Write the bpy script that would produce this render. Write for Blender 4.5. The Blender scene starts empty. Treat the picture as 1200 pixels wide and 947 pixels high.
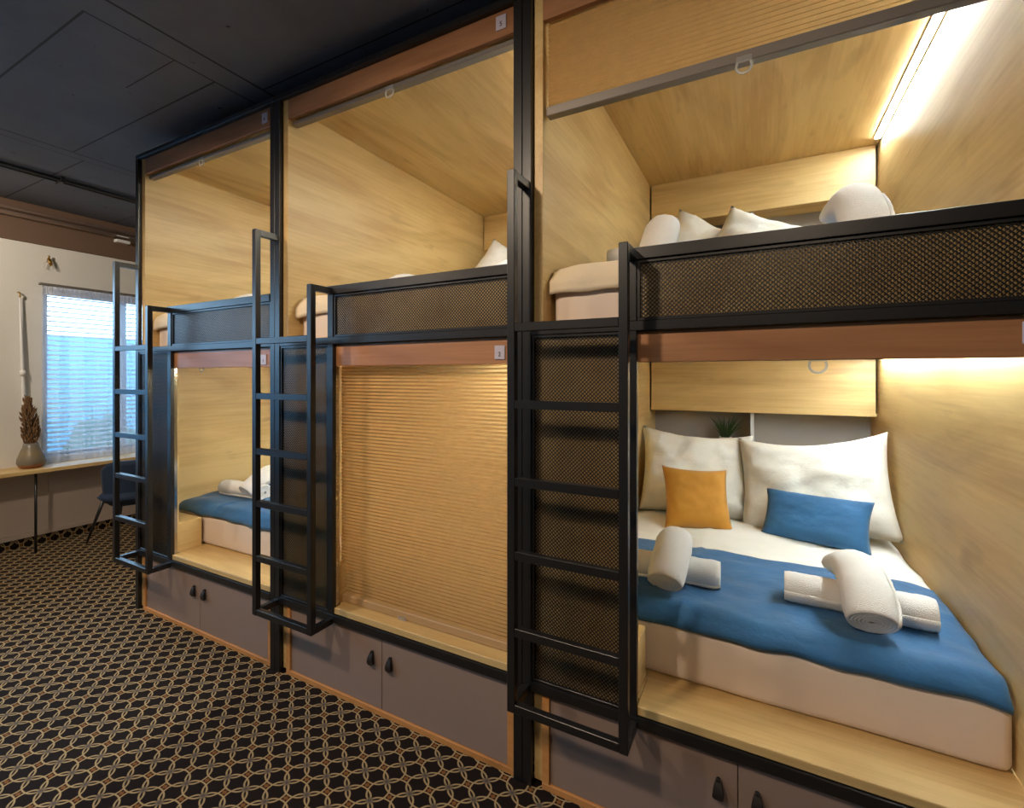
import bpy, bmesh, math, random
from mathutils import Vector, Matrix, Euler, noise
random.seed(7)
SC = bpy.context.scene
COL = SC.collection
R = math.radians

# ------------------------------------------------------------------ materials
def lin(r, g, b):
    f = lambda c: c/12.92 if c <= .04045 else ((c+.055)/1.055)**2.4
    return (f(r/255), f(g/255), f(b/255), 1)

class NT:
    def __init__(s, name):
        s.m = bpy.data.materials.new(name); s.m.use_nodes = True
        s.t = s.m.node_tree; s.t.nodes.clear()
        s.out = s.n('ShaderNodeOutputMaterial')
    def n(s, typ, **kw):
        nd = s.t.nodes.new(typ)
        for k, v in kw.items(): setattr(nd, k, v)
        return nd
    def l(s, a, b): s.t.links.new(a, b)
    def math(s, op, a, b=None, c=None):
        nd = s.n('ShaderNodeMath', operation=op)
        for i, v in enumerate((a, b, c)):
            if v is None: continue
            if isinstance(v, (int, float)): nd.inputs[i].default_value = v
            else: s.l(v, nd.inputs[i])
        return nd.outputs[0]
    def mix(s, f, a, b):
        nd = s.n('ShaderNodeMix', data_type='RGBA')
        for idx, v in ((0, f), (6, a), (7, b)):
            if isinstance(v, (int, float)): nd.inputs[idx].default_value = v
            elif isinstance(v, tuple): nd.inputs[idx].default_value = v
            else: s.l(v, nd.inputs[idx])
        return nd.outputs[2]
    def coord(s, scale=(1, 1, 1), kind='Object', rot=(0, 0, 0)):
        tc = s.n('ShaderNodeTexCoord'); mp = s.n('ShaderNodeMapping')
        mp.inputs['Scale'].default_value = scale; mp.inputs['Rotation'].default_value = rot
        s.l(tc.outputs[kind], mp.inputs[0]); return mp.outputs[0]
    def noise(s, vec, scale, detail=3, rough=.5, dist=0):
        nd = s.n('ShaderNodeTexNoise'); s.l(vec, nd.inputs['Vector'])
        nd.inputs['Scale'].default_value = scale; nd.inputs['Detail'].default_value = detail
        nd.inputs['Roughness'].default_value = rough; nd.inputs['Distortion'].default_value = dist
        return nd.outputs[0]
    def ramp(s, f, *stops):
        nd = s.n('ShaderNodeValToRGB'); cr = nd.color_ramp
        while len(cr.elements) < len(stops): cr.elements.new(.5)
        for e, (p, c) in zip(cr.elements, stops): e.position = p; e.color = c
        s.l(f, nd.inputs[0]); return nd.outputs[0]
    def bsdf(s, color, rough=.5, metal=0, bump=None, bstr=.2, bdist=.01, spec=.5, sheen=0):
        b = s.n('ShaderNodeBsdfPrincipled')
        if isinstance(color, tuple): b.inputs['Base Color'].default_value = color
        else: s.l(color, b.inputs['Base Color'])
        if isinstance(rough, (int, float)): b.inputs['Roughness'].default_value = rough
        else: s.l(rough, b.inputs['Roughness'])
        b.inputs['Metallic'].default_value = metal
        b.inputs['Specular IOR Level'].default_value = spec
        b.inputs['Sheen Weight'].default_value = sheen
        if bump is not None:
            bn = s.n('ShaderNodeBump'); bn.inputs['Strength'].default_value = bstr
            bn.inputs['Distance'].default_value = bdist
            s.l(bump, bn.inputs['Height']); s.l(bn.outputs[0], b.inputs['Normal'])
        s.l(b.outputs[0], s.out.inputs[0]); return b

def oak(name, axis, a=(219, 189, 130), b=(192, 156, 100), rough=.42):
    t = NT(name)
    sc = [3.2, 3.2, 3.2]; sc['xyz'.index(axis)] = .55
    v = t.coord(tuple(sc))
    big = t.noise(v, 1.5, 4, .55, .9)
    sc2 = [70, 70, 70]; sc2['xyz'.index(axis)] = 2.0
    fine = t.noise(t.coord(tuple(sc2)), 1, 3, .6, .2)
    sc3 = [9, 9, 9]; sc3['xyz'.index(axis)] = 2.4
    kn = t.noise(t.coord(tuple(sc3)), 1.1, 2, .5, .3)
    f = t.math('ADD', t.math('MULTIPLY', big, .75), t.math('MULTIPLY', fine, .3))
    c = t.ramp(f, (.38, lin(*b)), (.62, lin(*a)))
    dark = t.ramp(kn, (.64, (0, 0, 0, 1)), (.78, (.4, .4, .4, 1)))
    c = t.mix(dark, c, lin(138, 96, 54))
    t.bsdf(c, rough, bump=fine, bstr=.06, bdist=.004)
    return t.m

def plain(name, rgb, rough=.5, metal=0, bump=None, bscale=60, bstr=.15, var=0, spec=.5, sheen=0, bdist=.004):
    t = NT(name); c = lin(*rgb); v = t.coord()
    if var:
        c2 = tuple(min(1, x*(1-var)) for x in c[:3]) + (1,)
        c = t.ramp(t.noise(v, 6, 4, .6), (.3, c2), (.7, c))
    h = t.noise(v, bscale, 3, .6) if bump else None
    t.bsdf(c, rough, metal, h, bstr, bdist, spec, sheen); return t.m

M = {}
M['oak_x'] = oak('oak grain lengthwise', 'x')
M['oak_y'] = oak('oak grain front to back', 'y')
M['oak_h'] = oak('oak header', 'x', (176, 124, 84), (146, 98, 62), .45)
M['oak_edge'] = oak('oak edging', 'x', (214, 152, 90), (196, 134, 74), .45)
M['steel'] = plain('black powder coated steel', (27, 26, 27), .34, bump=1, bscale=900, bstr=.03, spec=.55)
M['laminate'] = plain('grey laminate', (150, 128, 117), .5, var=.04)
M['back_grey'] = plain('grey niche board', (158, 156, 156), .6, var=.03)
M['white_board'] = plain('white edge board', (225, 225, 228), .5, var=.02)
M['leather'] = plain('dark leather', (40, 34, 32), .5, bump=1, bscale=300, bstr=.3)
M['linen'] = plain('white linen', (238, 235, 226), .85, bump=1, bscale=16, bstr=.25, var=.03, sheen=.1, bdist=.02)
M['sheet'] = plain('cream fitted sheet', (232, 214, 198), .85, bump=1, bscale=10, bstr=.2, var=.04, sheen=.1)
M['topper'] = plain('cream mattress topper', (236, 218, 188), .9, bump=1, bscale=60, bstr=.35, var=.08, sheen=.1)
M['towel'] = plain('white terry', (238, 235, 230), .95, bump=1, bscale=300, bstr=.8, var=.06, sheen=.2, bdist=.005)
M['blue_velvet'] = plain('blue velvet', (34, 98, 150), .75, bump=1, bscale=16, bstr=.4, var=.3, sheen=.15, bdist=.012)
M['mustard_velvet'] = plain('mustard velvet', (190, 132, 26), .75, bump=1, bscale=30, bstr=.2, var=.16, sheen=.35)
M['chair_velvet'] = plain('navy velvet', (16, 38, 66), .8, bump=1, bscale=80, bstr=.1, var=.1, sheen=.05)
M['alu'] = plain('brushed aluminium', (190, 190, 190), .14, 1, bump=1, bscale=500, bstr=.02)
M['alu_grey'] = plain('grey blind rail', (128, 120, 112), .45, .3, bump=1, bscale=200, bstr=.02)
M['pleat_rail'] = plain('honey rail', (186, 152, 108), .5, var=.04)
M['plate'] = plain('pale engraved plate', (190, 182, 196), .4, var=.03)
M['ink'] = plain('dark ink', (48, 46, 60), .6, var=.05)
M['plaster'] = plain('white plaster', (226, 222, 214), .8, bump=1, bscale=90, bstr=.06, var=.03)
M['taupe_band'] = plain('taupe painted band', (112, 88, 72), .7, bump=1, bscale=90, bstr=.06, var=.05)
M['panel_white'] = plain('painted panel', (205, 190, 182), .6, var=.03)
M['room_wall'] = plain('room wall', (200, 190, 178), .85, bump=1, bscale=90, bstr=.06, var=.03)
M['plastic_white'] = plain('white plastic', (232, 230, 228), .4, var=.02)
M['brass'] = plain('brass', (190, 150, 80), .3, 1, bump=1, bscale=80, bstr=.03)
M['frame_white'] = plain('window frame white', (225, 228, 232), .4, var=.02)
M['slat'] = plain('blind slat', (236, 240, 246), .5, var=.02)
M['stem'] = plain('dried plume', (132, 98, 66), .95, bump=1, bscale=150, bstr=.6, var=.35)
M['leaf'] = plain('grass leaf', (52, 84, 34), .55, var=.35)
M['pot'] = plain('white ceramic pot', (220, 218, 212), .35, var=.03)
M['outside'] = plain('pale cladding outside', (92, 138, 164), .8, var=.08)
M['paving'] = plain('outdoor paving', (150, 150, 150), .9, var=.1)
M['shrub'] = plain('shrub leaves', (60, 84, 66), .9, var=.3)

def ceil_mat():
    t = NT('black painted concrete'); tc = t.n('ShaderNodeTexCoord')
    sx = t.n('ShaderNodeSeparateXYZ'); t.l(tc.outputs['Object'], sx.inputs[0])
    X, Y = sx.outputs[0], sx.outputs[1]
    def line(v, pos, w):
        return t.math('LESS_THAN', t.math('ABSOLUTE', t.math('SUBTRACT', v, pos)), w)
    def lim(a, v, lo, hi):
        return t.math('MULTIPLY', a, t.math('MULTIPLY', t.math('GREATER_THAN', v, lo), t.math('LESS_THAN', v, hi)))
    ls = [line(X, -2.41, .007), lim(line(X, -2.57, .005), Y, .92, 9), lim(line(X, -4.26, .007), Y, -9, 9),
          line(X, -4.36, .004), lim(line(Y, .925, .005), X, -9, -2.57), lim(line(Y, 1.475, .005), X, -4.26, -2.57),
          lim(line(Y, 1.28, .003), X, -3.05, -2.57), lim(line(Y, 1.64, .004), X, -2.41, 9), lim(line(Y, 1.57, .005), X, -9, -4.36),
          lim(line(Y, 2.35, .004), X, -9, -4.36), line(X, .2, .007), line(Y, -.4, .007)]
    s = ls[0]
    for q in ls[1:]: s = t.math('MAXIMUM', s, q)
    v = t.coord()
    pit = t.ramp(t.noise(v, 17, 2, .5, .4), (.71, (0, 0, 0, 1)), (.75, (1, 1, 1, 1)))
    s2 = t.math('MAXIMUM', s, pit)
    base = t.ramp(t.noise(v, 2.2, 5, .6), (.3, lin(82, 83, 92)), (.7, lin(98, 99, 108)))
    c = t.mix(s2, base, lin(20, 20, 22))
    h = t.math('SUBTRACT', t.math('MULTIPLY', t.noise(v, 25, 4, .6), .25), s2)
    t.bsdf(c, .6, bump=h, bstr=.4, bdist=.004, spec=.4); return t.m
M['ceiling'] = ceil_mat()

def carpet_mat(name, vertical=False):
    t = NT(name); tc = t.n('ShaderNodeTexCoord')
    sx = t.n('ShaderNodeSeparateXYZ'); t.l(tc.outputs['Object'], sx.inputs[0])
    X, Y = (sx.outputs[2], sx.outputs[1]) if vertical else (sx.outputs[0], sx.outputs[1])
    u = t.math('DIVIDE', t.math('ADD', X, 1.566 + 11.2), .1117)
    v = t.math('DIVIDE', t.math('ADD', Y, -1.586 + 9.0), .0905)
    fr = lambda a: t.math('SUBTRACT', t.math('FRACT', a), .5)          # -.5..+.5, 0 at half-integers
    fr0 = lambda a: t.math('SUBTRACT', t.math('FRACT', t.math('ADD', a, .5)), .5)  # 0 at integers
    def dist(a, b): return t.math('SQRT', t.math('ADD', t.math('MULTIPLY', a, a), t.math('MULTIPLY', b, b)))
    uh, vh, u0, v0 = fr(u), fr(v), fr0(u), fr0(v)
    dv = lambda a, k: t.math('DIVIDE', a, k)
    d1, d2 = dist(dv(uh, .49), dv(v0, .365)), dist(dv(u0, .365), dv(vh, .49))    # ring families at (i+.5, j) and (i, j+.5)
    def band(d, r, w): 
        x = t.math('DIVIDE', t.math('ABSOLUTE', t.math('SUBTRACT', d, r)), w)
        return t.math('SUBTRACT', 1.0, t.math('MINIMUM', t.math('POWER', x, 4.0), 1.0))
    b1, b2 = band(d1, .985, .092), band(d2, .985, .092)
    rings = t.math('MAXIMUM', b1, b2)
    dn = dist(u0, v0)                            # distance to flower node
    dc = dist(uh, vh)                            # distance to square centre
    sq = t.math('LESS_THAN', t.math('ADD', t.math('ABSOLUTE', uh), t.math('ABSOLUTE', vh)), .1)
    halo = t.math('LESS_THAN', dc, .2)
    near = t.ramp(dn, (.05, (1, 1, 1, 1)), (.22, (0, 0, 0, 1)))
    nz = t.noise(t.coord(), 220, 2, .6)
    ground = t.mix(halo, lin(36, 28, 25), lin(66, 40, 24))
    tan = t.mix(near, lin(196, 170, 126), lin(104, 94, 88))
    c = t.mix(rings, ground, tan)
    c = t.mix(sq, c, lin(146, 98, 56))
    c = t.mix(t.math('MULTIPLY', nz, .35), c, lin(24, 19, 17))
    t.bsdf(c, .95, bump=t.noise(t.coord(), 700, 2, .7), bstr=.5, bdist=.004, spec=.1); return t.m
M['carpet'] = carpet_mat('patterned carpet')
M['carpet_v'] = carpet_mat('patterned carpet upturn', True)

def translucent(name, rgb, trans, transp=0, rough=.8):
    t = NT(name); v = t.coord()
    c = t.ramp(t.noise(v, 30, 3, .6), (.3, tuple(x*.92 for x in lin(*rgb)[:3]) + (1,)), (.7, lin(*rgb)))
    d = t.n('ShaderNodeBsdfDiffuse'); tr = t.n('ShaderNodeBsdfTranslucent')
    t.l(c, d.inputs[0]); t.l(c, tr.inputs[0])
    mx = t.n('ShaderNodeMixShader'); mx.inputs[0].default_value = trans
    t.l(d.outputs[0], mx.inputs[1]); t.l(tr.outputs[0], mx.inputs[2]); o = mx.outputs[0]
    if transp:
        tp = t.n('ShaderNodeBsdfTransparent'); m2 = t.n('ShaderNodeMixShader'); m2.inputs[0].default_value = transp
        t.l(o, m2.inputs[1]); t.l(tp.outputs[0], m2.inputs[2]); o = m2.outputs[0]
    t.l(o, t.out.inputs[0]); return t.m
M['pleat'] = translucent('honey pleated fabric', (204, 170, 116), .40)
M['sheer'] = translucent('sheer voile', (236, 240, 250), .5, .62)

def glassy(name, rough=.03, w=.12):
    t = NT(name)
    g = t.n('ShaderNodeBsdfGlossy'); g.inputs['Roughness'].default_value = rough
    tp = t.n('ShaderNodeBsdfTransparent'); tp.inputs[0].default_value = (.97, .98, .98, 1)
    fr = t.n('ShaderNodeFresnel'); fr.inputs[0].default_value = 1.5
    f = t.math('ADD', fr.outputs[0], w)
    mx = t.n('ShaderNodeMixShader'); t.l(f, mx.inputs[0]); t.l(tp.outputs[0], mx.inputs[1]); t.l(g.outputs[0], mx.inputs[2])
    t.l(mx.outputs[0], t.out.inputs[0]); return t.m
M['glass'] = glassy('window glass', .01, 0)
M['clear'] = translucent('clear acrylic', (240, 240, 236), .5, .62)

def emit(name, rgb, s):
    t = NT(name); e = t.n('ShaderNodeEmission'); e.inputs[0].default_value = rgb; e.inputs[1].default_value = s
    t.l(e.outputs[0], t.out.inputs[0]); return t.m
LED = 128.0
M['led'] = emit('led diffuser', (.90, 1.0, .99, 1), LED)

def vase_mat():
    t = NT('two tone stoneware'); tc = t.n('ShaderNodeTexCoord'); sx = t.n('ShaderNodeSeparateXYZ')
    t.l(tc.outputs['Object'], sx.inputs[0])
    z = t.math('ADD', sx.outputs[2], t.math('MULTIPLY', t.noise(t.coord(), 14, 3), .03))
    c = t.ramp(t.math('MULTIPLY', z, 4), (.0, lin(150, 92, 54)), (.17, lin(150, 92, 54)), (.22, lin(116, 112, 104)), (.6, lin(138, 122, 92)), (1, lin(110, 108, 104)))
    t.bsdf(c, .35); return t.m
M['vase'] = vase_mat()

# ------------------------------------------------------------------ mesh helpers
class MB:
    def __init__(s): s.v = []; s.f = []
    def add(s, vs, fs):
        k = len(s.v); s.v += [tuple(p) for p in vs]; s.f += [tuple(k+i for i in f) for f in fs]; return s
    def box(s, x0, x1, y0, y1, z0, z1):
        return s.add([(x0,y0,z0),(x1,y0,z0),(x1,y1,z0),(x0,y1,z0),(x0,y0,z1),(x1,y0,z1),(x1,y1,z1),(x0,y1,z1)],
                     [(0,3,2,1),(4,5,6,7),(0,1,5,4),(1,2,6,5),(2,3,7,6),(3,0,4,7)])
    def tube(s, pts, rad, n=8, cap=True):
        pts = [Vector(p) for p in pts]; rr = rad if isinstance(rad, (list, tuple)) else [rad]*len(pts)
        vs = []; fs = []; prev = None
        for i, p in enumerate(pts):
            t = (pts[min(i+1, len(pts)-1)] - pts[max(i-1, 0)]).normalized()
            if prev is None:
                a = Vector((0, 0, 1)) if abs(t.z) < .9 else Vector((1, 0, 0))
                nrm = t.cross(a).normalized()
            else:
                nrm = (prev - t*prev.dot(t)).normalized()
            prev = nrm; bi = t.cross(nrm)
            for k in range(n):
                a = 2*math.pi*k/n; vs.append(p + (nrm*math.cos(a) + bi*math.sin(a))*rr[i])
        for i in range(len(pts)-1):
            for k in range(n):
                fs.append((i*n+k, i*n+(k+1) % n, (i+1)*n+(k+1) % n, (i+1)*n+k))
        if cap: fs += [tuple(reversed(range(n))), tuple((len(pts)-1)*n+k for k in range(n))]
        return s.add(vs, fs)
    def lathe(s, prof, c=(0, 0, 0), n=24):
        vs = []; fs = []
        for (r, z) in prof:
            for k in range(n):
                a = 2*math.pi*k/n; vs.append((c[0]+r*math.cos(a), c[1]+r*math.sin(a), c[2]+z))
        for i in range(len(prof)-1):
            for k in range(n): fs.append((i*n+k, i*n+(k+1) % n, (i+1)*n+(k+1) % n, (i+1)*n+k))
        fs += [tuple(reversed(range(n))), tuple((len(prof)-1)*n+k for k in range(n))]
        return s.add(vs, fs)
    def grid(s, nu, nv, fn):
        vs = [fn(i/nu, j/nv) for j in range(nv+1) for i in range(nu+1)]
        fs = [(j*(nu+1)+i, j*(nu+1)+i+1, (j+1)*(nu+1)+i+1, (j+1)*(nu+1)+i) for j in range(nv) for i in range(nu)]
        return s.add(vs, fs)
    def build(s, name, mat, parent=None, origin=None, bevel=0, smooth=False, solid=0, sub=0, seg=1):
        if parent is not None: o0 = Vector(parent['_o'])
        elif origin is not None: o0 = Vector(origin)
        else:
            xs, ys, zs = zip(*s.v); o0 = Vector(((min(xs)+max(xs))/2, (min(ys)+max(ys))/2, min(zs)))
        me = bpy.data.meshes.new(name)
        me.from_pydata([Vector(p)-o0 for p in s.v], [], s.f); me.update()
        me.materials.append(mat)
        bm = bmesh.new(); bm.from_mesh(me); bmesh.ops.recalc_face_normals(bm, faces=bm.faces[:]) if not solid else None
        bm.to_mesh(me); bm.free()
        ob = bpy.data.objects.new(name, me); COL.objects.link(ob)
        if parent is not None: ob.parent = parent
        else: ob.location = o0
        ob['_o'] = tuple(o0)
        if smooth:
            for p in me.polygons: p.use_smooth = True
        if solid:
            m = ob.modifiers.new('thickness', 'SOLIDIFY'); m.thickness = solid; m.offset = -1
        if sub:
            m = ob.modifiers.new('smooth', 'SUBSURF'); m.levels = sub; m.render_levels = sub
        if bevel:
            m = ob.modifiers.new('edge', 'BEVEL'); m.width = bevel; m.segments = seg; m.limit_method = 'ANGLE'; m.angle_limit = R(40)
        return ob

def box(name, mat, b, parent=None, bevel=.0015, **kw):
    return MB().box(*b).build(name, mat, parent, bevel=bevel, **kw)

def tag(o, label, cat, group=None, kind=None):
    o['label'] = label; o['category'] = cat
    if group: o['group'] = group
    if kind: o['kind'] = kind
    return o
def thing(name, loc, label, cat, group=None):
    o = bpy.data.objects.new(name, None); COL.objects.link(o); o.location = loc; o['_o'] = tuple(loc)
    o.empty_display_size = .1
    return tag(o, label, cat, group)
def struct(o, label=None):
    o['kind'] = 'structure'
    if label: o['label'] = label
    return o

# ------------------------------------------------------------------ layout constants (metres; camera stands at x=0 y=0)
H = 1.554
FY0, FY1 = 1.600, 1.622          # steel frame depth
WY = 1.622                       # wooden front plane
BY = 3.57                        # headboard cabinet front
NY = 3.80                        # niche back
WX = -5.9                        # window wall
CZ = 3.12
# inner left, inner right of each bunk, and the steel posts
PODS = [dict(l=-3.613, r=-2.294, pl=-3.687, pr=-2.292, far='far left', tubes=1),
        dict(l=-2.177, r=-.840, pl=-2.253, pr=-.838, far='middle', tubes=1),
        dict(l=-.723, r=.640, pl=-.799, pr=.642, far='nearest', tubes=1)]
WHO = ['in the far bunk by the window', 'in the middle bunk', 'in the nearest bunk at the right']
WHO2 = ['farthest bunk unit, next to the window', 'middle bunk unit with the closed blind', 'nearest bunk unit, made up with blue and mustard cushions']
PANEL = .037

# ------------------------------------------------------------------ room
struct(MB().box(-6.1, 3.2, -3.2, 3.95, -.1, 0).build('floor', M['carpet'], origin=(0, 0, 0)))
struct(MB().box(-6.1, 3.2, -3.2, 3.95, CZ, CZ+.12).build('ceiling', M['ceiling'], origin=(0, 0, 0)))
# window wall, with two window openings
W1 = (1.83, 3.15, .76, 2.40); W2 = (-2.0, 1.15, .30, 2.60)
w = MB()
for (y0, y1) in ((-3.2, W2[0]), (W2[1], W1[0]), (W1[1], 3.95)): w.box(WX-.2, WX, y0, y1, 0, CZ)
for wn in (W1, W2):
    w.box(WX-.2, WX, wn[0], wn[1], 0, wn[2]); w.box(WX-.2, WX, wn[0], wn[1], wn[3], CZ)
struct(w.build('wall_left', M['plaster'], origin=(WX, 0, 0)))
struct(box('wall_back', M['room_wall'], (-6.1, 3.2, 3.85, 3.95, 0, CZ)))
struct(box('wall_right', M['room_wall'], (3.1, 3.2, -3.2, 3.85, 0, CZ)))
struct(box('wall_front', M['room_wall'], (WX, 3.1, -3.2, -3.1, 0, CZ)))
struct(MB().box(WX, WX+.012, -3.1, 3.85, 0, .085).build('baseboard_left', M['carpet_v'], origin=(0, 0, 0)))
struct(box('trim_1', M['taupe_band'], (WX, WX+.02, -3.1, 3.85, 2.765, CZ)))
struct(box('trim_2', M['panel_white'], (WX, WX+.018, -3.1, 3.85, .10, .69)), 'pale painted panel under the desk')
t3 = MB(); t3.box(WX+.018, WX+.034, -3.1, 3.85, .085, .125)
for y in (1.86, 2.9): t3.box(WX+.018, WX+.026, y, y+.02, .125, .66)
struct(t3.build('trim_3', M['panel_white']))

def window(n, wn, rootname):
    y0, y1, z0, z1 = wn
    f = MB(); x0, x1 = WX-.16, WX-.10; k = .06
    f.box(x0, x1, y0, y1, z0, z0+k).box(x0, x1, y0, y1, z1-k, z1).box(x0, x1, y0, y0+k, z0+k, z1-k).box(x0, x1, y1-k, y1, z0+k, z1-k)
    f.box(x0, x1, (y0+y1)/2-.03, (y0+y1)/2+.03, z0+k, z1-k)
    fr = struct(f.build(rootname, M['frame_white']))
    p = MB().box(WX-.134, WX-.128, y0+k, y1-k, z0+k, z1-k).build('pane', M['glass'], fr)
window(1, W1, 'window_1'); window(2, W2, 'window_2')
# venetian blinds
def venetian(wn, label):
    y0, y1, z0, z1 = wn
    v = thing('venetian_blind', (WX-.05, (y0+y1)/2, z0), label, 'blind', 'venetian blinds in the window wall')
    s = MB(); z = z0+.07
    while z < z1-.09:
        s.add([(WX-.072, y0+.02, z+.007), (WX-.028, y0+.02, z-.010), (WX-.028, y1-.02, z-.010), (WX-.072, y1-.02, z+.007)], [(0, 1, 2, 3)])
        z += .046
    s.build('slats', M['slat'], v, solid=.002)
    box('head_rail', M['slat'], (WX-.08, WX-.02, y0+.01, y1-.01, z1-.085, z1-.004), v)
    box('bottom_rail', M['slat'], (WX-.07, WX-.03, y0+.02, y1-.02, z0+.005, z0+.03), v)
    for f in (.12, .5, .88):
        y = y0+(y1-y0)*f
        MB().tube([(WX-.05, y, z0+.03), (WX-.05, y, z1-.08)], .002, 5).build('cord', M['slat'], v)
    return v
venetian(W1, 'white venetian blind behind the sheer curtain, left of the bunks')
# curtain
def curtain(y0, y1, z0, z1, label):
    c = thing('sheer_curtain', (WX+.07, (y0+y1)/2, z0), label, 'curtain')
    n = int((y1-y0)/.012)
    def fn(u, v):
        y = y0+(y1-y0)*u; ph = y*2*math.pi/.17
        amp = .030*(.35+.65*(1-v)) * (.6+.4*math.sin(y*7.3))
        x = WX+.075 + amp*math.sin(ph + .7*math.sin(y*5)) + .006*math.sin(ph*2.7)*(1-v)
        return (x, y, z0+(z1-z0)*v)
    MB().grid(n, 14, fn).build('voile', M['sheer'], c, smooth=True)
    def fn2(u, v):
        y = y0+(y1-y0)*u; ph = y*2*math.pi/.035
        return (WX+.078+.010*math.sin(ph), y, z1-.085+.085*v)
    MB().grid(n, 3, fn2).build('gathered_heading', M['sheer'], c, smooth=True)
    box('curtain_rail', M['alu_grey'], (WX+.055, WX+.09, y0-.02, y1+.02, z1, z1+.02), c)
curtain(1.80, 3.2, .735, 2.385, 'white sheer curtain hanging in front of the bright window above the desk')
# outside
struct(MB().box(-9.2, -9.1, -6, 9, -.6, 2.15).build('trim_4', M['outside']), 'pale blue boundary wall seen through the window')
struct(box('trim_5', M['paving'], (-14, WX-.21, -8, 10, -.7, -.6)), 'paving outside the window')
for i, (y, s) in enumerate(((2.95, .42), (4.5, .5))):
    def blob(u, v, s=s, y=y):
        a, b = u*2*math.pi, v*math.pi; d = Vector((math.cos(a)*math.sin(b), math.sin(a)*math.sin(b), math.cos(b)))
        r = s*(1+.35*noise.noise(d*3+Vector((y, 0, 0)))+.15*noise.noise(d*9))
        return (-7.6+d.x*r, y+d.y*r, .28+d.z*r*1.6)
    tag(MB().grid(36, 24, blob).build('shrub', M['shrub'], smooth=True), ['dark shrub outside the window, left one behind the slats', 'dark shrub outside the window, right one behind the slats'][i], 'shrub', 'shrubs outside the window')

# ceiling conduits and wall pipes
c = thing('ceiling_conduit', (-4.9, 1, CZ-.03), 'pair of black conduits running across the dark ceiling', 'pipe')
for x in (-4.87, -4.93):
    MB().tube([(x, -3.05, CZ-.022), (x, 3.8, CZ-.022)], .014, 10).build('pipe', M['steel'], c, smooth=True)
for y in (-1, .5, 1.62, 2.6):
    box('clip', M['steel'], (-4.95, -4.85, y-.012, y+.012, CZ-.045, CZ), c)
c = thing('wall_pipe', (WX+.05, 0, 3.0), 'pair of taupe pipes running along the top of the window wall', 'pipe')
M['pipe'] = plain('taupe painted pipe', (150, 124, 106), .5, var=.05)
for z, r in ((3.035, .016), (2.985, .02)):
    MB().tube([(WX+.045, -3.05, z), (WX+.045, 3.8, z)], r, 12).build('pipe', M['pipe'], c, smooth=True)
wb = thing('white_box', (WX+.075, 2.42, 2.93), 'small white box on the pipes at the top of the window wall', 'box')  # plain white box with a thin cap above it
box('cover', M['plastic_white'], (WX+.021, WX+.085, 2.36, 2.48, 2.925, 2.955), wb, bevel=.004)
box('cap', M['plastic_white'], (WX+.062, WX+.078, 2.37, 2.47, 2.985, 2.995), wb)

# wall decoration: hook and hanging pole
hk = thing('wall_hook', (WX, 1.86, 2.63), 'small brass hook with glass drops high on the white wall', 'hook')
MB().lathe([(.0, 0), (.02, 0), (.02, .008), (.0, .008)], (0, 0, 0), 16)
MB().tube([(WX, 1.86, 2.64), (WX+.03, 1.86, 2.645), (WX+.034, 1.86, 2.66), (WX+.03, 1.86, 2.67)], .008, 8).build('arm', M['brass'], hk, smooth=True)
MB().tube([(WX+.03, 1.862, 2.64), (WX+.032, 1.868, 2.61), (WX+.03, 1.875, 2.575)], [.012, .014, .006], 8).build('stem', M['brass'], hk, smooth=True)
for dy in (-.03, .03):
    MB().tube([(WX+.03, 1.862, 2.63), (WX+.03, 1.862+dy, 2.60), (WX+.028, 1.862+dy*1.2, 2.55)], [.003, .006, .010], 8).build('glass_drop', M['clear'], hk, smooth=True)
pole = thing('blind_pole', (WX+.03, 1.68, .9), 'long thin white pole hanging from a brass hook on the white wall', 'pole')
MB().tube([(WX+.03, 1.665, 2.27), (WX+.03, 1.675, 1.9), (WX+.03, 1.69, 1.40), (WX+.03, 1.70, .80)], [.005, .010, .014, .014], 10).build('rod', M['plastic_white'], pole, smooth=True)
MB().tube([(WX+.03, 1.684, 1.60), (WX+.03, 1.686, 1.55)], .021, 10).build('collar', M['plastic_white'], pole, smooth=True)
MB().tube([(WX, 1.66, 2.30), (WX+.03, 1.66, 2.30), (WX+.045, 1.662, 2.28), (WX+.035, 1.665, 2.255)], .006, 8).build('hook', M['brass'], pole, smooth=True)

# desk
dk = thing('wall_desk', (-5.73, .9, 0), 'long narrow oak desk top along the window wall', 'desk')
box('tabletop', M['oak_y'], (WX+.002, -5.565, -.8, 3.2, .698, .732), dk, bevel=.003)
for y in (1.695, .2): MB().tube([(-5.62, y, 0), (-5.62, y, .7)], .010, 8).build('leg', M['steel'], dk, smooth=True)
# vase with plume
vs = thing('vase', (-5.74, 1.70, .732), 'grey and terracotta stoneware vase on the oak desk', 'vase')
MB().lathe([(.055, 0), (.078, .012), (.094, .05), (.091, .085), (.076, .13), (.056, .185), (.047, .22), (.041, .22), (.03, .12)], (-5.74, 1.70, .732), 28).build('body', M['vase'], vs, smooth=True)
pl = thing('dried_plume', (-5.74, 1.70, .86), 'brown dried plume standing in the stoneware vase', 'dried plant')
p = MB(); rnd = random.Random(3)
for k in range(420):
    h = rnd.random(); zc = .93+.41*h; wd = .062*math.sin(math.pi*min(1, .16+.84*h))**.8*(1-.3*h)
    a = rnd.random()*6.28; r = wd*math.sqrt(rnd.random())
    x, y = -5.74+r*math.cos(a), 1.70-.012*h*2+r*math.sin(a)
    l = .018+.018*rnd.random()
    dx, dy = math.cos(a)*l*.55, math.sin(a)*l*.55
    p.tube([(x, y, zc), (x+dx*.6, y+dy*.6, zc+l*.8), (x+dx, y+dy, zc+l*1.5)], [.004, .006, .001], 4)
p.build('plume', M['stem'], pl)
MB().tube([(-5.74, 1.70, .86), (-5.74, 1.69, 1.1), (-5.74, 1.68, 1.28)], .006, 6).build('stalk', M['stem'], pl)

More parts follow.
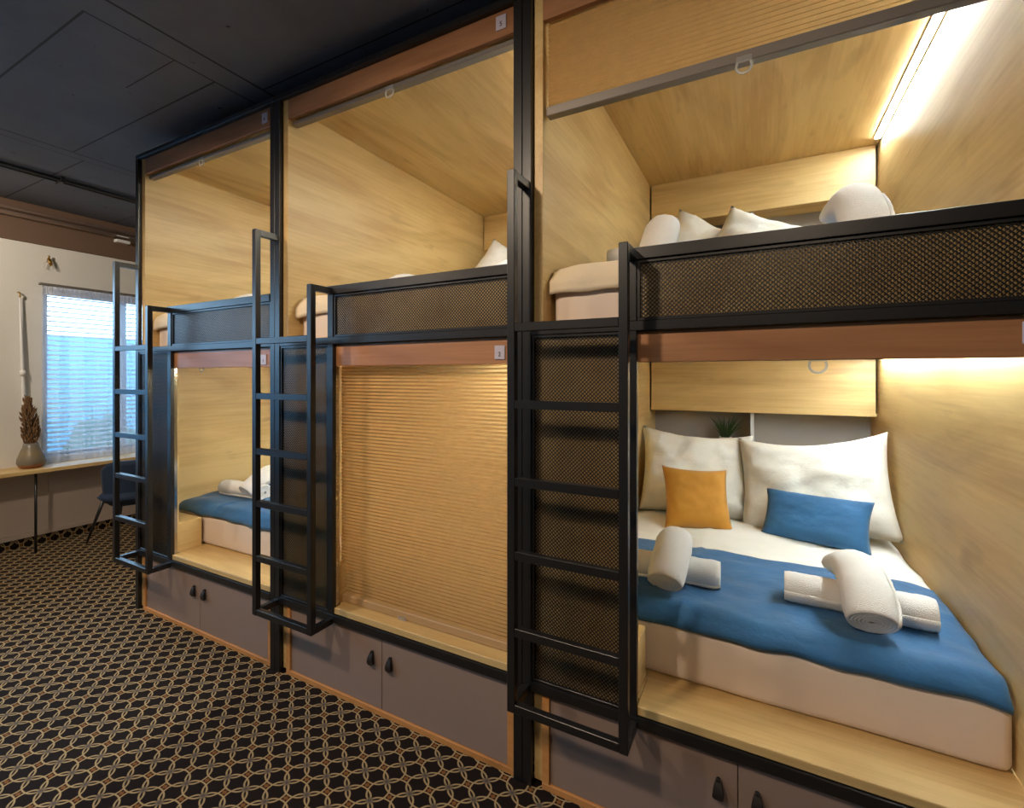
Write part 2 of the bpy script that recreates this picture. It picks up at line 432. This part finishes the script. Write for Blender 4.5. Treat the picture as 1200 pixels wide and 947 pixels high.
# chair
ch = thing('desk_chair', (-5.16, 2.25, 0), 'navy velvet shell chair with black splayed legs at the desk', 'chair')
def shell(u, v):
    a = R(-82+164*u); z = .40+.375*v
    rx, ry = .235+.04*v, .250+.02*v
    open_ = 1-abs(2*u-1)**6*.0
    e = max(0, (abs(2*u-1)-.62)/.38); top = .385+.40*(.5+(v-.5)*(1-.42*e**2.2))
    return (-5.22+rx*math.cos(a), 2.25+ry*math.sin(a), top)
MB().grid(28, 10, shell).build('backrest', M['chair_velvet'], ch, smooth=True, solid=.045)
def seat(u, v):
    a, r = u*2*math.pi, v
    return (-5.165+.19*r*math.cos(a), 2.25+.235*r*math.sin(a), .46-.02*r*r-.03*max(0, r-.85)/.15)
s = MB().grid(28, 8, seat); s.build('seat', M['chair_velvet'], ch, smooth=True, solid=.07)
for (dx, dy) in ((.15, .16), (.15, -.16), (-.16, .16), (-.16, -.16)):
    MB().tube([(-5.22+dx, 2.25+dy, .42), (-5.22+dx*1.75, 2.25+dy*1.55, 0)], [.017, .009], 8).build('leg', M['steel'], ch, smooth=True)

# ------------------------------------------------------------------ bunk carcasses
TH = 'bunk units along the wall'
def carcass(i):
    p = PODS[i]; l, r = p['l'], p['r']
    u = thing('bunk_unit', ((l+r)/2, WY, 0), ['two storey oak sleeping pod farthest away, next to the window', 'two storey oak sleeping pod in the middle, its lower berth closed by a blind', 'two storey oak sleeping pod nearest, lower berth made up with cushions'][i], 'bunk bed', TH)
    ox, oy, oh = M['oak_x'], M['oak_y'], M['oak_h']
    lx = p['pl']+.394
    box('side_panel', oy, (l-PANEL, l, WY, NY, .02, 2.995), u)
    box('side_panel', oy, (r, r+PANEL, WY, NY, .02, 2.995), u)
    box('ceiling_panel', oy, (l, r, WY+.022, NY, 2.965, 2.995), u)
    box('upper_header', oh, (l, r, WY, WY+.022, 2.893, 2.995), u)
    box('lower_header', oh, (lx, r, WY, WY+.022, 1.600, 1.704), u)
    box('upper_berth_floor', oy, (l, r, FY1, BY, 1.706, 1.730), u)
    box('lower_berth_ceiling', oy, (l, r, WY+.022, BY, 1.665, 1.700), u)
    box('sill', ox, (p['pl']+.4315, r, WY-.014, 1.83, .400, .430), u, bevel=.002)
    box('sill', ox, (l, p['pl']+.4305, WY+.031, 1.83, .400, .430), u)
    box('lower_berth_floor', ox, (l, r, 1.83, BY, .400, .430), u)
    box('back_panel', M['back_grey'], (l, r, NY-.018, NY, .43, 2.965), u)
    # headboard niches and overhead fronts
    for z0, z1, zs, nm in ((1.300, 1.664, 1.045, 'lower'), (2.665, 2.964, 2.38, 'upper')):
        box('overhead_front', ox, (l+.012, r-.012, BY, BY+.019, z0, z1-.001), u)
        box('overhead_bottom', ox, (l+.001, r-.001, BY+.019, NY-.018, z0, z0+.018), u)
        box('niche_shelf', ox, (l+.001, r-.001, BY, NY-.018, zs-.02, zs), u)
        box('niche_divider', M['white_board'], ((l+r)/2-.012, (l+r)/2+.008, BY+.02, NY-.019, zs, z0), u)
        box('headboard', ox, (l+.001, r-.001, BY, BY+.019, .431 if nm == 'lower' else 1.731, zs-.02), u)
    # wooden block behind the ladder panel, and backing boards behind the mesh
    lx = p['pl']+.394
    box('bed_end_block', oy, (l+.001, lx+.028, WY+.030, 1.79, .431, .615), u)
    box('panel_backing', oy, (p['pl']+.038, lx-.001, FY0+.0185, WY+.030, .400, 1.7045), u)
    box('panel_return', oy, (lx-.0005, lx+.0295, WY+.001, WY+.030, .431, 1.599), u)
    box('guard_backing', oy, (lx+.038, r-.001, FY0+.0185, WY+.022, 1.740, 1.945), u)
    box('guide_rail', M['alu'], (lx+.030, lx+.034, WY+.001, WY+.018, .431, 1.599), u, bevel=.0005)
    return u
for i in range(3): carcass(i)

# storage cabinets beneath
def cabinet(i):
    p = PODS[i]; l, r = p['l'], p['r']; mid = [-2.965, -1.524, -.059][i]
    u = thing('storage_cabinet', ((l+r)/2, WY, 0), ['grey two door cabinet under the far bunk by the window', 'grey two door cabinet under the middle bunk', 'grey two door cabinet under the nearest bunk'][i], 'cabinet', 'cabinets beneath the bunks')
    f = MB(); k = .03
    f.box(l+.001, r-.001, WY-.012, WY+.02, .002, .026)
    f.box(l+.001, l+k, WY-.012, WY+.02, .026, .358).box(r-k, r-.001, WY-.012, WY+.02, .026, .358)
    f.build('body', M['oak_edge'], u, bevel=.001)
    box('interior', M['oak_y'], (l+.002, r-.002, WY+.025, 1.9, .004, .356), u)
    for s, (a, b) in enumerate(((l+k+.002, mid-.0015), (mid+.0015, r-k-.002))):
        d = box('door', M['laminate'], (a, b, WY-.004, WY+.018, .028, .357), u, bevel=.001)
        hx = mid-.056 if s == 0 else mid+.053
        h = MB(); zt = .285
        def loop(u_, v_, hx=hx):
            a_ = u_*2*math.pi; w_ = .5*(1-math.cos(a_))    # 0 at top .. 1 at bottom
            half = .005+.011*v_
            return (0, 0, 0)
        # folded leather loop: two tongues hanging from one stud
        n = 10
        prof = [(k_/n) for k_ in range(n+1)]
        for off, out in ((0, .004), (1, .016)):
            vs_ = []; fs_ = []
            for t_ in prof:
                hw = .006+.011*math.sin(min(1, t_*1.05)*math.pi/2)
                if t_ > .8: hw *= math.sqrt(max(0, 1-((t_-.8)/.2)**2*.6))
                y = WY-.005-(.003+out*math.sin(t_*math.pi*.75))
                vs_ += [(hx-hw, y, zt-.062*t_), (hx+hw, y, zt-.062*t_), (hx-hw, y-.003, zt-.062*t_), (hx+hw, y-.003, zt-.062*t_)]
            for q in range(n):
                a0, b0 = q*4, (q+1)*4
                fs_ += [(a0, b0, b0+1, a0+1), (a0+2, a0+3, b0+3, b0+2), (a0, a0+2, b0+2, b0), (a0+1, b0+1, b0+3, a0+3)]
            fs_ += [(0, 1, 3, 2), (n*4, n*4+2, n*4+3, n*4+1)]
            h.add(vs_, fs_)
        h.tube([(hx, WY-.003, zt-.006), (hx, WY-.017, zt-.006)], .0055, 10)
        h.build('handle', M['leather'], d)
for i in range(3): cabinet(i)

# ------------------------------------------------------------------ steel frames
def lattice(x0, x1, z0, z1, y, pitch, wd, dp):
    """crossed flat wires at 45 degrees clipped to the rectangle"""
    m = MB()
    W, Hh = x1-x0, z1-z0
    for sgn in (1, -1):
        k = -Hh
        c = -Hh + (pitch*.5)
        while c < W:
            # line x = c + s, z = s  (s from 0..H), clipped to 0<=x<=W
            s0, s1 = max(0, -c), min(Hh, W-c)
            if s1-s0 > .004:
                a = (c+s0, s0); b = (c+s1, s1)
                if sgn < 0: a = (W-a[0], a[1]); b = (W-b[0], b[1])
                h = wd*.7071
                yy = y if sgn > 0 else y+dp*.5
                P = [(x0+a[0]-h, yy, z0+a[1]), (x0+a[0]+h, yy, z0+a[1]), (x0+b[0]+h, yy, z0+b[1]), (x0+b[0]-h, yy, z0+b[1])]
                Q = [(q[0], q[1]+dp, q[2]) for q in P]
                m.add(P+Q, [(0, 1, 2, 3), (7, 6, 5, 4), (0, 4, 5, 1), (1, 5, 6, 2), (2, 6, 7, 3), (3, 7, 4, 0)])
            c += pitch
    return m
def frame(i):
    p = PODS[i]; st = M['steel']
    xl = p['pl']; xr = p['pr']; tw = .037
    u = thing('steel_frame', ((xl+xr)/2, FY0, 0), ['black steel frame around the far bunk by the window', 'black steel frame around the middle bunk', 'black steel frame around the nearest bunk'][i], 'frame', 'steel bunk frames')
    box('post', st, (xl, xl+tw, FY0, FY1, 0, 2.994), u)
    box('post', st, (xr, xr+tw, FY0, FY1, 0, 2.994), u)
    box('top_beam', st, (xl, xr+tw, FY0, FY1+.015, 2.996, 3.022), u)
    a, b = xl+tw, xr
    box('bottom_rail', st, (a, b, FY0, FY1-.001, .360, .3985), u, bevel=.003, seg=2)
    box('middle_rail', st, (a, b, FY0, FY1-.001, 1.706, 1.739), u)
    gx = xl+.394
    box('guard_post', st, (gx, gx+.037, FY0, FY1, 1.739, 1.946), u)
    box('panel_post', st, (gx, gx+.037, FY0, FY1, .3985, 1.706), u)
    box('guard_rail', st, (gx, b, FY0-.004, FY1+.004, 1.946, 1.986), u)
    # thin inner borders and wire mesh
    def border(x0, x1, z0, z1):
        k = .011; m = MB(); y0, y1 = FY0+.005, FY1
        m.box(x0, x1, y0, y1, z0, z0+k).box(x0, x1, y0, y1, z1-k, z1).box(x0, x0+k, y0, y1, z0+k, z1-k).box(x1-k, x1, y0, y1, z0+k, z1-k)
        m.build('mesh_border', st, u, bevel=.001)
        lattice(x0+k*.6, x1-k*.6, z0+k*.6, z1-k*.6, FY0+.011, .0142, .0030, .002).build('wire_mesh', st, u)
    border(gx+.0372, b-.0002, 1.7392, 1.9458)
    border(a+.0002, gx-.0002, .3987, 1.7058)
for i in range(3): frame(i)

# ladders
def ladder(i):
    p = PODS[i]; st = M['steel']; xl = p['pl']+.001; xr = xl+.432; y0, y1 = 1.474, 1.502; s = .030
    u = thing('bunk_ladder', ((xl+xr)/2, y0, .35), ['black steel ladder on the far bunk, nearest the window', 'black steel ladder on the middle bunk', 'large black steel ladder on the nearest bunk'][i], 'ladder', 'bunk ladders')
    zl, zr, zb = 2.288, 1.976, .354
    box('stile', st, (xl, xl+s, y0, y1, zb, zl), u, bevel=.002)
    box('stile', st, (xr-s, xr, y0, y1, zb, zr), u, bevel=.002)
    for z in (1.726, 1.452, 1.176, .915, .642, .371):
        box('rung', st, (xl+s, xr-s, y0+.001, y1-.001, z-.016, z+.014), u, bevel=.0015)
    for x, z in ((xl, zl-.030), (xr-s, zr-.030), (xl, zb), (xr-s, zb)):
        box('bracket', st, (x, x+s, y1, FY0, z, z+.030), u)
for i in range(3): ladder(i)

# number plates
def digits(txt, size, thick):
    cu = bpy.data.curves.new('digit', 'FONT'); cu.body = txt; cu.size = size; cu.align_x = 'CENTER'; cu.align_y = 'CENTER'; cu.extrude = thick
    ob = bpy.data.objects.new('digit', cu); COL.objects.link(ob)
    me = bpy.data.meshes.new_from_object(ob.evaluated_get(bpy.context.evaluated_depsgraph_get()))
    bpy.data.objects.remove(ob); bpy.data.curves.remove(cu); return me
def plate(x, z, n, label):
    t = thing('number_plate', (x, WY, z), label, 'sign', 'number plates on the bunk headers')
    box('backing', M['plate'], (x-.0235, x+.0235, WY-.006, WY, z-.028, z+.028), t, bevel=.002)
    me = digits(n, .026, .0006); me.materials.append(M['ink'])
    o = bpy.data.objects.new('numeral', me); COL.objects.link(o); o.parent = t; o.location = (0, -.0066, -.008); o.rotation_euler = (R(90), 0, 0)
for a in ((-2.362, 2.944, '4', 'small pale number plate on the top header of the far bunk'),
          (-.902, 2.948, '5', 'small pale number plate on the top header of the middle bunk'),
          (-2.372, 1.640, '1', 'small pale number plate above the lower berth of the far bunk'),
          (-.908, 1.645, '2', 'small pale number plate above the closed blind of the middle bunk'),
          (.600, 1.660, '3', 'small pale number plate at the right above the nearest lower berth'),
          ): plate(*a)

# pleated blinds
def blind(i, ztop, zbot, y, label, closed, name='pleated_blind', x0=None, x1=None):
    p = PODS[i]; x0 = p['l']+.006 if x0 is None else x0; x1 = p['r']-.006 if x1 is None else x1
    t = thing(name, ((x0+x1)/2, y, zbot), label, 'blind', 'pleated blinds of the sleeping berths')
    box('head_profile', M['alu_grey'], (x0, x1, y-.012, y+.03, ztop-.02, ztop), t)
    bh = .036 if closed else .020
    box('bottom_profile', M['pleat_rail'] if zbot < 1 else M['alu_grey'], (x0, x1, y-.010, y+.026, zbot, zbot+bh), t, bevel=.003)
    zt, zb = ztop-.02, zbot+bh
    n = max(2, int(round((zt-zb)/.0165))) if closed else max(2, int((zt-zb)/.004))
    m = MB(); vs = []; fs = []
    for k in range(2*n+1):
        yy = y+.006+(.008 if closed else .016)*(k % 2); z = zb+(zt-zb)*k/(2*n)
        vs += [(x0+.002, yy, z), (x1-.002, yy, z)]
        if k: fs.append((2*k-2, 2*k-1, 2*k+1, 2*k))
    m.add(vs, fs); m.build('pleats', M['pleat'], t)
    # clear acrylic pull
    hx = {0: -2.995, 1: -1.499, 2: -.043}[i] if ztop > 2 else {0: -3.014, 1: -1.45, 2: .153}[i]
    h = MB(); pts = [(hx+.022*math.cos(R(a)), y-.012, zbot-.016+.022*math.sin(R(a))) for a in range(-210, 31, 20)]
    h.tube(pts, .004, 6); h.box(hx-.022, hx+.022, y-.016, y-.010, zbot-.004, zbot+.014)
    h.build('handle', M['clear'], t, smooth=False)
blind(0, 2.964, 2.864, 1.652, 'raised blind tucked under the top header of the far bunk', False)
blind(1, 2.964, 2.866, 1.652, 'raised blind tucked under the top header of the middle bunk', False)
blind(2, 2.964, 2.538, 1.648, 'half lowered honey blind at the top of the nearest bunk', True)
blind(0, 1.664, 1.615, 1.664, 'raised blind behind the lower header of the far bunk', False, x0=-3.255)
blind(1, 1.664, .432, 1.682, 'closed honey pleated blind covering the lower berth of the middle bunk', True, x0=-1.865)
blind(2, 1.664, 1.600, 1.664, 'raised blind behind the lower header of the nearest bunk', False, x0=-.360)

# LED strips
def led(i, z, label):
    p = PODS[i]; r = p['r']
    t = thing('led_strip', (r-.04, 2.6, z), label, 'light', 'LED strips in the sleeping berths')
    m = MB(); m.box(r-.041, r-.036, 1.75, 3.46, z-.006, z-.0005).box(r-.009, r-.004, 1.75, 3.46, z-.0125, z-.0005).box(r-.036, r-.009, 1.75, 3.46, z-.003, z-.0005)
    m.box(r-.036, r-.009, 1.745, 1.75, z-.010, z-.0005).box(r-.036, r-.009, 3.46, 3.465, z-.010, z-.0005)
    m.build('channel', M['alu_grey'], t)
    MB().box(r-.0355, r-.0095, 1.752, 3.458, z-.012, z-.0035).build('diffuser', M['led'], t)
for i in range(3):
    led(i, 2.965, 'bright LED strip along the ceiling of the %s upper berth' % ['far', 'middle', 'nearest'][i])
    led(i, 1.665, 'bright LED strip along the ceiling of the %s lower berth' % ['far', 'middle', 'nearest'][i])

# ------------------------------------------------------------------ bedding
def nz(x, y, z, s): return noise.noise(Vector((x*s, y*s, z*s)))
def rounded_slab(name, mat, x0, x1, y0, y1, z0, z1, parent=None, rad=.03, wob=.004, seed=0, n=40, label=None):
    """mattress: rounded box with slightly uneven faces"""
    bm = bmesh.new(); bmesh.ops.create_cube(bm, size=1)
    for v in bm.verts:
        v.co = Vector((x0+(x1-x0)*(v.co.x+.5), y0+(y1-y0)*(v.co.y+.5), z0+(z1-z0)*(v.co.z+.5)))
    bmesh.ops.bevel(bm, geom=bm.edges[:], offset=rad, segments=3, affect='EDGES', profile=.5)
    bmesh.ops.subdivide_edges(bm, edges=[e for e in bm.edges if e.calc_length() > .3], cuts=18, use_grid_fill=True)
    for v in bm.verts:
        c = v.co; d = wob*(nz(c.x+seed, c.y, c.z*2, 3.1)+.6*nz(c.x+seed, c.y, c.z*3, 9))
        v.co = c + Vector((0, d*1.4, d if c.z > z0+.02 else 0))
    m = MB(); bm.verts.index_update()
    m.add([v.co[:] for v in bm.verts], [[v.index for v in f.verts] for f in bm.faces]); bm.free()
    return m.build(name, mat, parent, smooth=True)

def cloth(name, mat, x0, x1, y0, y1, ztop, drop_front=0, drop_side=.0, thick=.018, wob=.010, seed=0, nx=70, ny=60, edge_wave=.015, front_fall=.0):
    """soft sheet lying on a bed with rounded borders; drop_front lets it fall over the front edge"""
    L = (y1-y0)+drop_front
    def fn(u, v):
        s = v*L                                # arc length from the front hem
        hem = edge_wave*(nz(u*4+seed, 0, 0, 1.3)+.5*nz(u*9+seed, 2, 0, 1.2))
        r = .035
        if drop_front > 0 and s < drop_front:
            y = y0-.012-.010*nz(u*6+seed, s*5, 1, 1.4); z = ztop-r-(drop_front-s)+hem*(1-s/drop_front)
            if drop_front-s < .0: pass
        else:
            y = y0+(s-drop_front)+hem*.6*(1-v); 
            q = min(1, (s-drop_front)/.05); z = ztop-r*(1-q)**2
        x = x0+(x1-x0)*u + .008*nz(seed, v*5, 3, 1.5)*(1 if u > .5 else -1)
        ed = min(u, 1-u)*(x1-x0)
        fall = drop_side*max(0, 1-ed/.10)**1.6
        w = wob*(nz(x+seed, y*1.0, 0, 3.2)+.55*nz(x*1.3+seed, y*2, 5, 6.5)+.3*abs(nz(x*2+seed, y, 9, 5)))
        rib = .008*math.exp(-((u-.34)/.012)**2)
        if drop_front > 0 and s < drop_front: return (x, y-w*.8, z-fall)
        return (x, y, z+w-fall+rib)
    return MB().grid(nx, ny, fn).build(name, mat, None, smooth=True, solid=-thick)

def pillow(name, mat, w, h, t, loc, rot, seed=0, wr=.012, pinch=.05, n=30, parent=None, sag=0):
    m = MB()
    def side(sg):
        def fn(u, v):
            a, b = 2*u-1, 2*v-1
            x = w/2*a*(1-pinch*(1-b*b)*(abs(a)**3)) ; z = h/2*b*(1-pinch*(1-a*a)*(abs(b)**3))
            env = max(0, (1-a**4)*(1-b**4))
            y = t/2*env**.62*(1+.12*b*-1)
            y += wr*env**.4*(nz(a*1.2+seed, b*1.2, sg, 2.1)+.6*nz(a*2+seed, b*1.4+sg, 3, 3.5)+.35*nz(a*4+seed, b*3+sg, 3, 3))
            # pulled creases running from the corners
            cr = max(0, abs(a*b)-.25)*abs(nz(math.atan2(b, a)*3+seed, 1, sg, 3)); y += wr*1.2*cr*env**.5
            z -= sag*(1-a*a)*(b+1)/2
            return (x, sg*y, z)
        return fn
    m.grid(n, n, side(-1)); m.grid(n, n, side(1))
    o = m.build(name, mat, None, origin=(0, 0, 0), smooth=True)
    bm = bmesh.new(); bm.from_mesh(o.data); bmesh.ops.remove_doubles(bm, verts=bm.verts[:], dist=.0006); bmesh.ops.recalc_face_normals(bm, faces=bm.faces[:]); bm.to_mesh(o.data); bm.free()
    for q in o.data.polygons: q.use_smooth = True
    o.location = loc; o.rotation_euler = Euler([R(a) for a in rot], 'XYZ'); o['_o'] = tuple(loc)
    return o

def towel(name, pts, rad, label, seed=0, taper=None, flat=.86, group=None):
    """a rolled towel: thick spiral section swept along a path"""
    pts = [Vector(p) for p in pts]; turns = rad/.0135; per = 26; N = int(turns*per); t = .0122
    prof = []
    for k in range(N+1):
        a = 2*math.pi*k/per; r = .0085+(rad-.0085-t*.5)*k/N; prof.append((a, r))
    m = MB(); vs = []; fs = []
    n = len(pts); prev = None
    # resample path
    ring = len(prof)*2
    L = [0]
    for i in range(1, n): L.append(L[-1]+(pts[i]-pts[i-1]).length)
    K = 34
    def at(s):
        for i in range(1, n):
            if s <= L[i] or i == n-1:
                f = (s-L[i-1])/(L[i]-L[i-1])
                p0, p1, p2, p3 = pts[max(i-2, 0)], pts[i-1], pts[i], pts[min(i+1, n-1)]
                return .5*((2*p1)+(p2-p0)*f+(2*p0-5*p1+4*p2-p3)*f*f+(3*p1-p0-3*p2+p3)*f**3)
    path = [at(L[-1]*k/K) for k in range(K+1)]
    for i, p in enumerate(path):
        tg = (path[min(i+1, K)]-path[max(i-1, 0)]).normalized()
        side = tg.cross(Vector((0, 0, 1))).normalized(); up = side.cross(tg)
        f = i/K; sc = 1.0
        if taper: sc = 1-taper*max(0, (f-.45)/.55)**1.5
        edge = 1-.08*(max(0, abs(2*f-1)-.8)/.2)**2
        for (a, r) in prof:
            rr = (r+t*.5)*sc*edge*(1+.05*nz(math.cos(a)+seed, math.sin(a), f*3, 1.7))
            q0 = p+side*math.cos(a)*rr+up*math.sin(a)*rr*flat
            rr += .0022*noise.noise(q0*75)+.0012*noise.noise(q0*160)
            vs.append(p+side*math.cos(a)*rr+up*math.sin(a)*rr*flat)
        for (a, r) in prof:
            rr = (r-t*.42)*sc*edge
            vs.append(p+side*math.cos(a)*rr+up*math.sin(a)*rr*flat)
    q = len(prof)
    for i in range(K):
        b0, b1 = i*ring, (i+1)*ring
        for k in range(q-1):
            fs.append((b0+k, b0+k+1, b1+k+1, b1+k)); fs.append((b0+q+k, b1+q+k, b1+q+k+1, b0+q+k+1))
        fs.append((b0, b1, b1+q, b0+q)); fs.append((b0+q-1, b0+2*q-1, b1+2*q-1, b1+q-1))
    for b0, fl in ((0, 0), (K*ring, 1)):
        for k in range(q-1):
            f_ = (b0+k, b0+q+k, b0+q+k+1, b0+k+1); fs.append(f_ if not fl else tuple(reversed(f_)))
    m.add(vs, fs)
    o = m.build(name, M['towel'], None, smooth=True)
    return tag(o, label, 'towel', group or 'rolled towels on the beds')

def bed(i, zb, level, full=True):
    p = PODS[i]; l, r = p['l'], p['r']; W = r-l
    dz = zb-.430; who = ['far', 'middle', 'nearest'][i]; bw = '%s %s berth' % (who, level)
    fy = 1.81 if level == 'lower' else 1.69
    tall = .20 if level == 'lower' else .226
    mt = rounded_slab('mattress', M['sheet'], l+.012, r-.008, fy, BY-.01, zb+.001, zb+tall, rad=.028, seed=i*3+dz, wob=.004)
    tag(mt, 'thick mattress in a cream sheet in the %s' % bw, 'mattress', 'berth mattresses')
    zt = zb+tall
    if level == 'upper':
        tp = cloth('mattress_topper', M['topper'], l+.012, r-.01, fy+.0, 2.6, zt+.012, drop_front=.065, drop_side=.012, thick=.016, wob=.007, seed=i+7, edge_wave=.012)
        tag(tp, 'crumpled cream topper folded over the mattress front in the %s' % bw, 'bedding', 'mattress toppers')
        zt += .018
    if not full: return
    du = cloth('duvet', M['linen'], l+.012, r-.014, 2.30, BY-.03, zt+.024, drop_side=.02, thick=.018, wob=.015, seed=i*5+dz)
    tag(du, 'white cotton duvet spread over the back half of the %s' % bw, 'duvet', 'white duvets')
    y0 = fy-.004 if level == 'lower' else 1.93
    ru = cloth('bed_runner', M['blue_velvet'], l+.014 if i else l-.0+.005, r-.016, y0+.02, 2.50, zt+.050, drop_front=.018 if level == 'lower' else .0, drop_side=.018, thick=.014, wob=.011, seed=i*2+1+dz, edge_wave=.012)
    tag(ru, 'blue velvet bed runner laid across the front of the %s' % bw, 'blanket', 'blue bed runners')
    zr = zt+.054
    ox = l+.723
    k = 1.0 if level == 'lower' or i == 2 else .45
    fr = level == 'lower'; dy = -.09 if fr else 0
    a = lambda x, y, z: (x+ox-(.06 if x < 0 and level == 'upper' else 0), y+dy, z*(k if z > .1 else 1)+zr-(0 if k == 1 else .02))
    rr = .060
    towel('rolled_towel', [a(-.56, 2.14, rr), a(-.36, 2.16, rr), a(-.14, 2.17, rr)], .066, 'white towel roll lying flat under another at the left of the %s' % bw, 1+i)
    bx = .085 if i == 0 and fr else 0; by = .11 if bx else 0; a0 = a
    a = lambda x, y, z: a0(x+bx, y+by, z)
    towel('rolled_towel', [a(-.325, 1.985, .062 if level == 'lower' else .0), a(-.315, 2.09, .135), a(-.318, 2.20, .185 if not fr else .16), a(-.335, 2.40, .175 if not fr else .085)], .076, 'white towel roll leaning over another at the left of the %s' % bw, 4+i, .5)
    a = a0
    towel('rolled_towel', [a(.085, 2.19, rr), a(.30, 2.18, rr), a(.53, 2.165, rr)], .068, 'white towel roll lying flat under another at the right of the %s' % bw, 7+i)
    towel('rolled_towel', [a(.325, 1.985, .066 if level == 'lower' else .0), a(.322, 2.09, .140), a(.308, 2.21, .195 if not fr else .165), a(.25, 2.40, .195 if not fr else .10)], .082, 'white towel roll leaning over another at the right of the %s' % bw, 11+i, .68)
    z0 = zt+.03; up = 0 if level == 'lower' else 24
    if up: z0 += .02
    tag(pillow('pillow', M['linen'], .70, .57, .25, (-.365+ox+up*.004, 3.28, z0+.262), (-24, 4+up, 14), 1+i, pinch=.07, wr=.024, sag=.03), 'large white pillow propped at the left of the %s' % bw, 'pillow', 'large white pillows')
    tag(pillow('pillow', M['linen'], .76, .58, .25, (.262+ox-up*.008, 3.18-up*.007, z0+.272-up*.0042), (-22, -7+up*1.25, -10), 21+i, pinch=.07, wr=.024, sag=.045), 'large white pillow propped at the right of the %s' % bw, 'pillow', 'large white pillows')
    if level == 'upper' and i < 2: return
    tag(pillow('cushion', M['mustard_velvet'], .38, .38, .13, (-.330+ox, 2.965, z0+.165), (-30, 3, 20), 5+i, pinch=.09, wr=.006), 'square mustard velvet cushion leaning on the pillow in the %s' % bw, 'cushion', 'mustard cushions')
    tag(pillow('cushion', M['blue_velvet'], .50, .28, .12, (.262+ox, 2.975, z0+.125), (-32, 0, -14), 9+i, pinch=.07, wr=.006), 'oblong blue velvet cushion leaning on the pillow in the %s' % bw, 'cushion', 'blue cushions')
bed(0, .430, 'lower'); bed(1, .430, 'lower', False); bed(2, .430, 'lower')
bed(0, 1.731, 'upper'); bed(1, 1.731, 'upper'); bed(2, 1.731, 'upper')

# grass plant in the nearest lower niche
pg = thing('potted_grass', (-.215, 3.68, 1.045), 'small potted grass plant in the shelf niche behind the pillows', 'plant')
MB().lathe([(.032, 0), (.042, .07), (.038, .07), (.036, .05)], (-.215, 3.68, 1.045), 20).build('pot', M['pot'], pg, smooth=True)
g = MB(); rnd = random.Random(5)
for k in range(70):
    a = rnd.random()*6.28; sp = .02+.075*rnd.random(); hh = .10+.095*rnd.random()
    b = Vector((-.215+.02*math.cos(a), 3.68+.02*math.sin(a), 1.10))
    pts = [b+Vector((math.cos(a)*sp*f**1.6, math.sin(a)*sp*f**1.6*.7, hh*f*(1-.12*f))) for f in (0, .35, .7, 1)]
    g.tube(pts, [.0022, .0026, .0018, .0004], 4)
g.build('leaves', M['leaf'], pg)

# ------------------------------------------------------------------ lights
def spot(loc, target, power, color, size, radius, label):
    li = bpy.data.lights.new('ceiling_spot_lamp', 'SPOT'); li.energy = power; li.color = color; li.spot_size = R(size); li.spot_blend = .6; li.shadow_soft_size = radius
    o = bpy.data.objects.new('ceiling_spot_lamp', li); COL.objects.link(o); o.location = loc
    o.rotation_euler = (Vector(target)-Vector(loc)).to_track_quat('-Z', 'Y').to_euler()
    t = thing('ceiling_spotlight', (loc[0], loc[1], CZ), label, 'lamp', 'ceiling spotlights')
    d = (Vector(target)-Vector(loc)).normalized(); c = Vector(loc)
    MB().tube([c-d*.13, c-d*.01], .042, 16, cap=False).build('housing', M['steel'], t, smooth=True, solid=.004)
    MB().tube([(c-d*.10), (c.x-d.x*.1, c.y-d.y*.1, CZ)], .008, 8).build('stem', M['steel'], t)
WARM = (1, .80, .60); NEUT = (1, .86, .70)
SPOTS = [((-2.9, -.2, 2.92), (-2.9, 1.3, .2), 110), ((-1.3, -.3, 2.92), (-1.1, 1.4, .6), 115), ((.2, -.6, 2.92), (.4, 1.5, .5), 38), ((-4.6, .2, 2.92), (-5.5, 1.7, 1.3), 140)]
for (l_, t_, e_), nm in zip(SPOTS, ('far', 'middle', 'near', 'desk side')):
    spot(l_, t_, e_, NEUT if l_[0] < -4 else WARM, 130, .09, 'black ceiling spotlight above the %s part of the aisle' % nm)
for wn in (W1, W2):
    li = bpy.data.lights.new('window_portal', 'AREA'); li.shape = 'RECTANGLE'; li.size = wn[1]-wn[0]; li.size_y = wn[3]-wn[2]
    li.cycles.is_portal = True
    o = bpy.data.objects.new('window_portal', li); COL.objects.link(o)
    o.location = (WX-.19, (wn[0]+wn[1])/2, (wn[2]+wn[3])/2); o.rotation_euler = (R(90), 0, R(-90))

wd = bpy.data.worlds.new('sky'); SC.world = wd; wd.use_nodes = True
nt = wd.node_tree; nt.nodes.clear()
bg = nt.nodes.new('ShaderNodeBackground'); wo = nt.nodes.new('ShaderNodeOutputWorld')
bg.inputs[0].default_value = (.40, .69, 1, 1); bg.inputs[1].default_value = 12.0
nt.links.new(bg.outputs[0], wo.inputs[0])

# ------------------------------------------------------------------ camera
cam = bpy.data.cameras.new('camera'); co = bpy.data.objects.new('camera', cam); COL.objects.link(co)
cam.sensor_width = 36; cam.sensor_fit = 'HORIZONTAL'; cam.lens = 550/1200*36
cam.shift_y = -33.5/1200; cam.clip_start = .02
co.location = (0, 0, H); co.rotation_euler = (R(90), 0, R(27.8))
SC.camera = co
SC.view_settings.view_transform = 'Standard'; SC.view_settings.look = 'None'
SC.view_settings.exposure = 0; SC.view_settings.gamma = 1; SC.view_settings.use_curve_mapping = False
for o in bpy.data.objects:
    if '_o' in o.keys(): del o['_o']
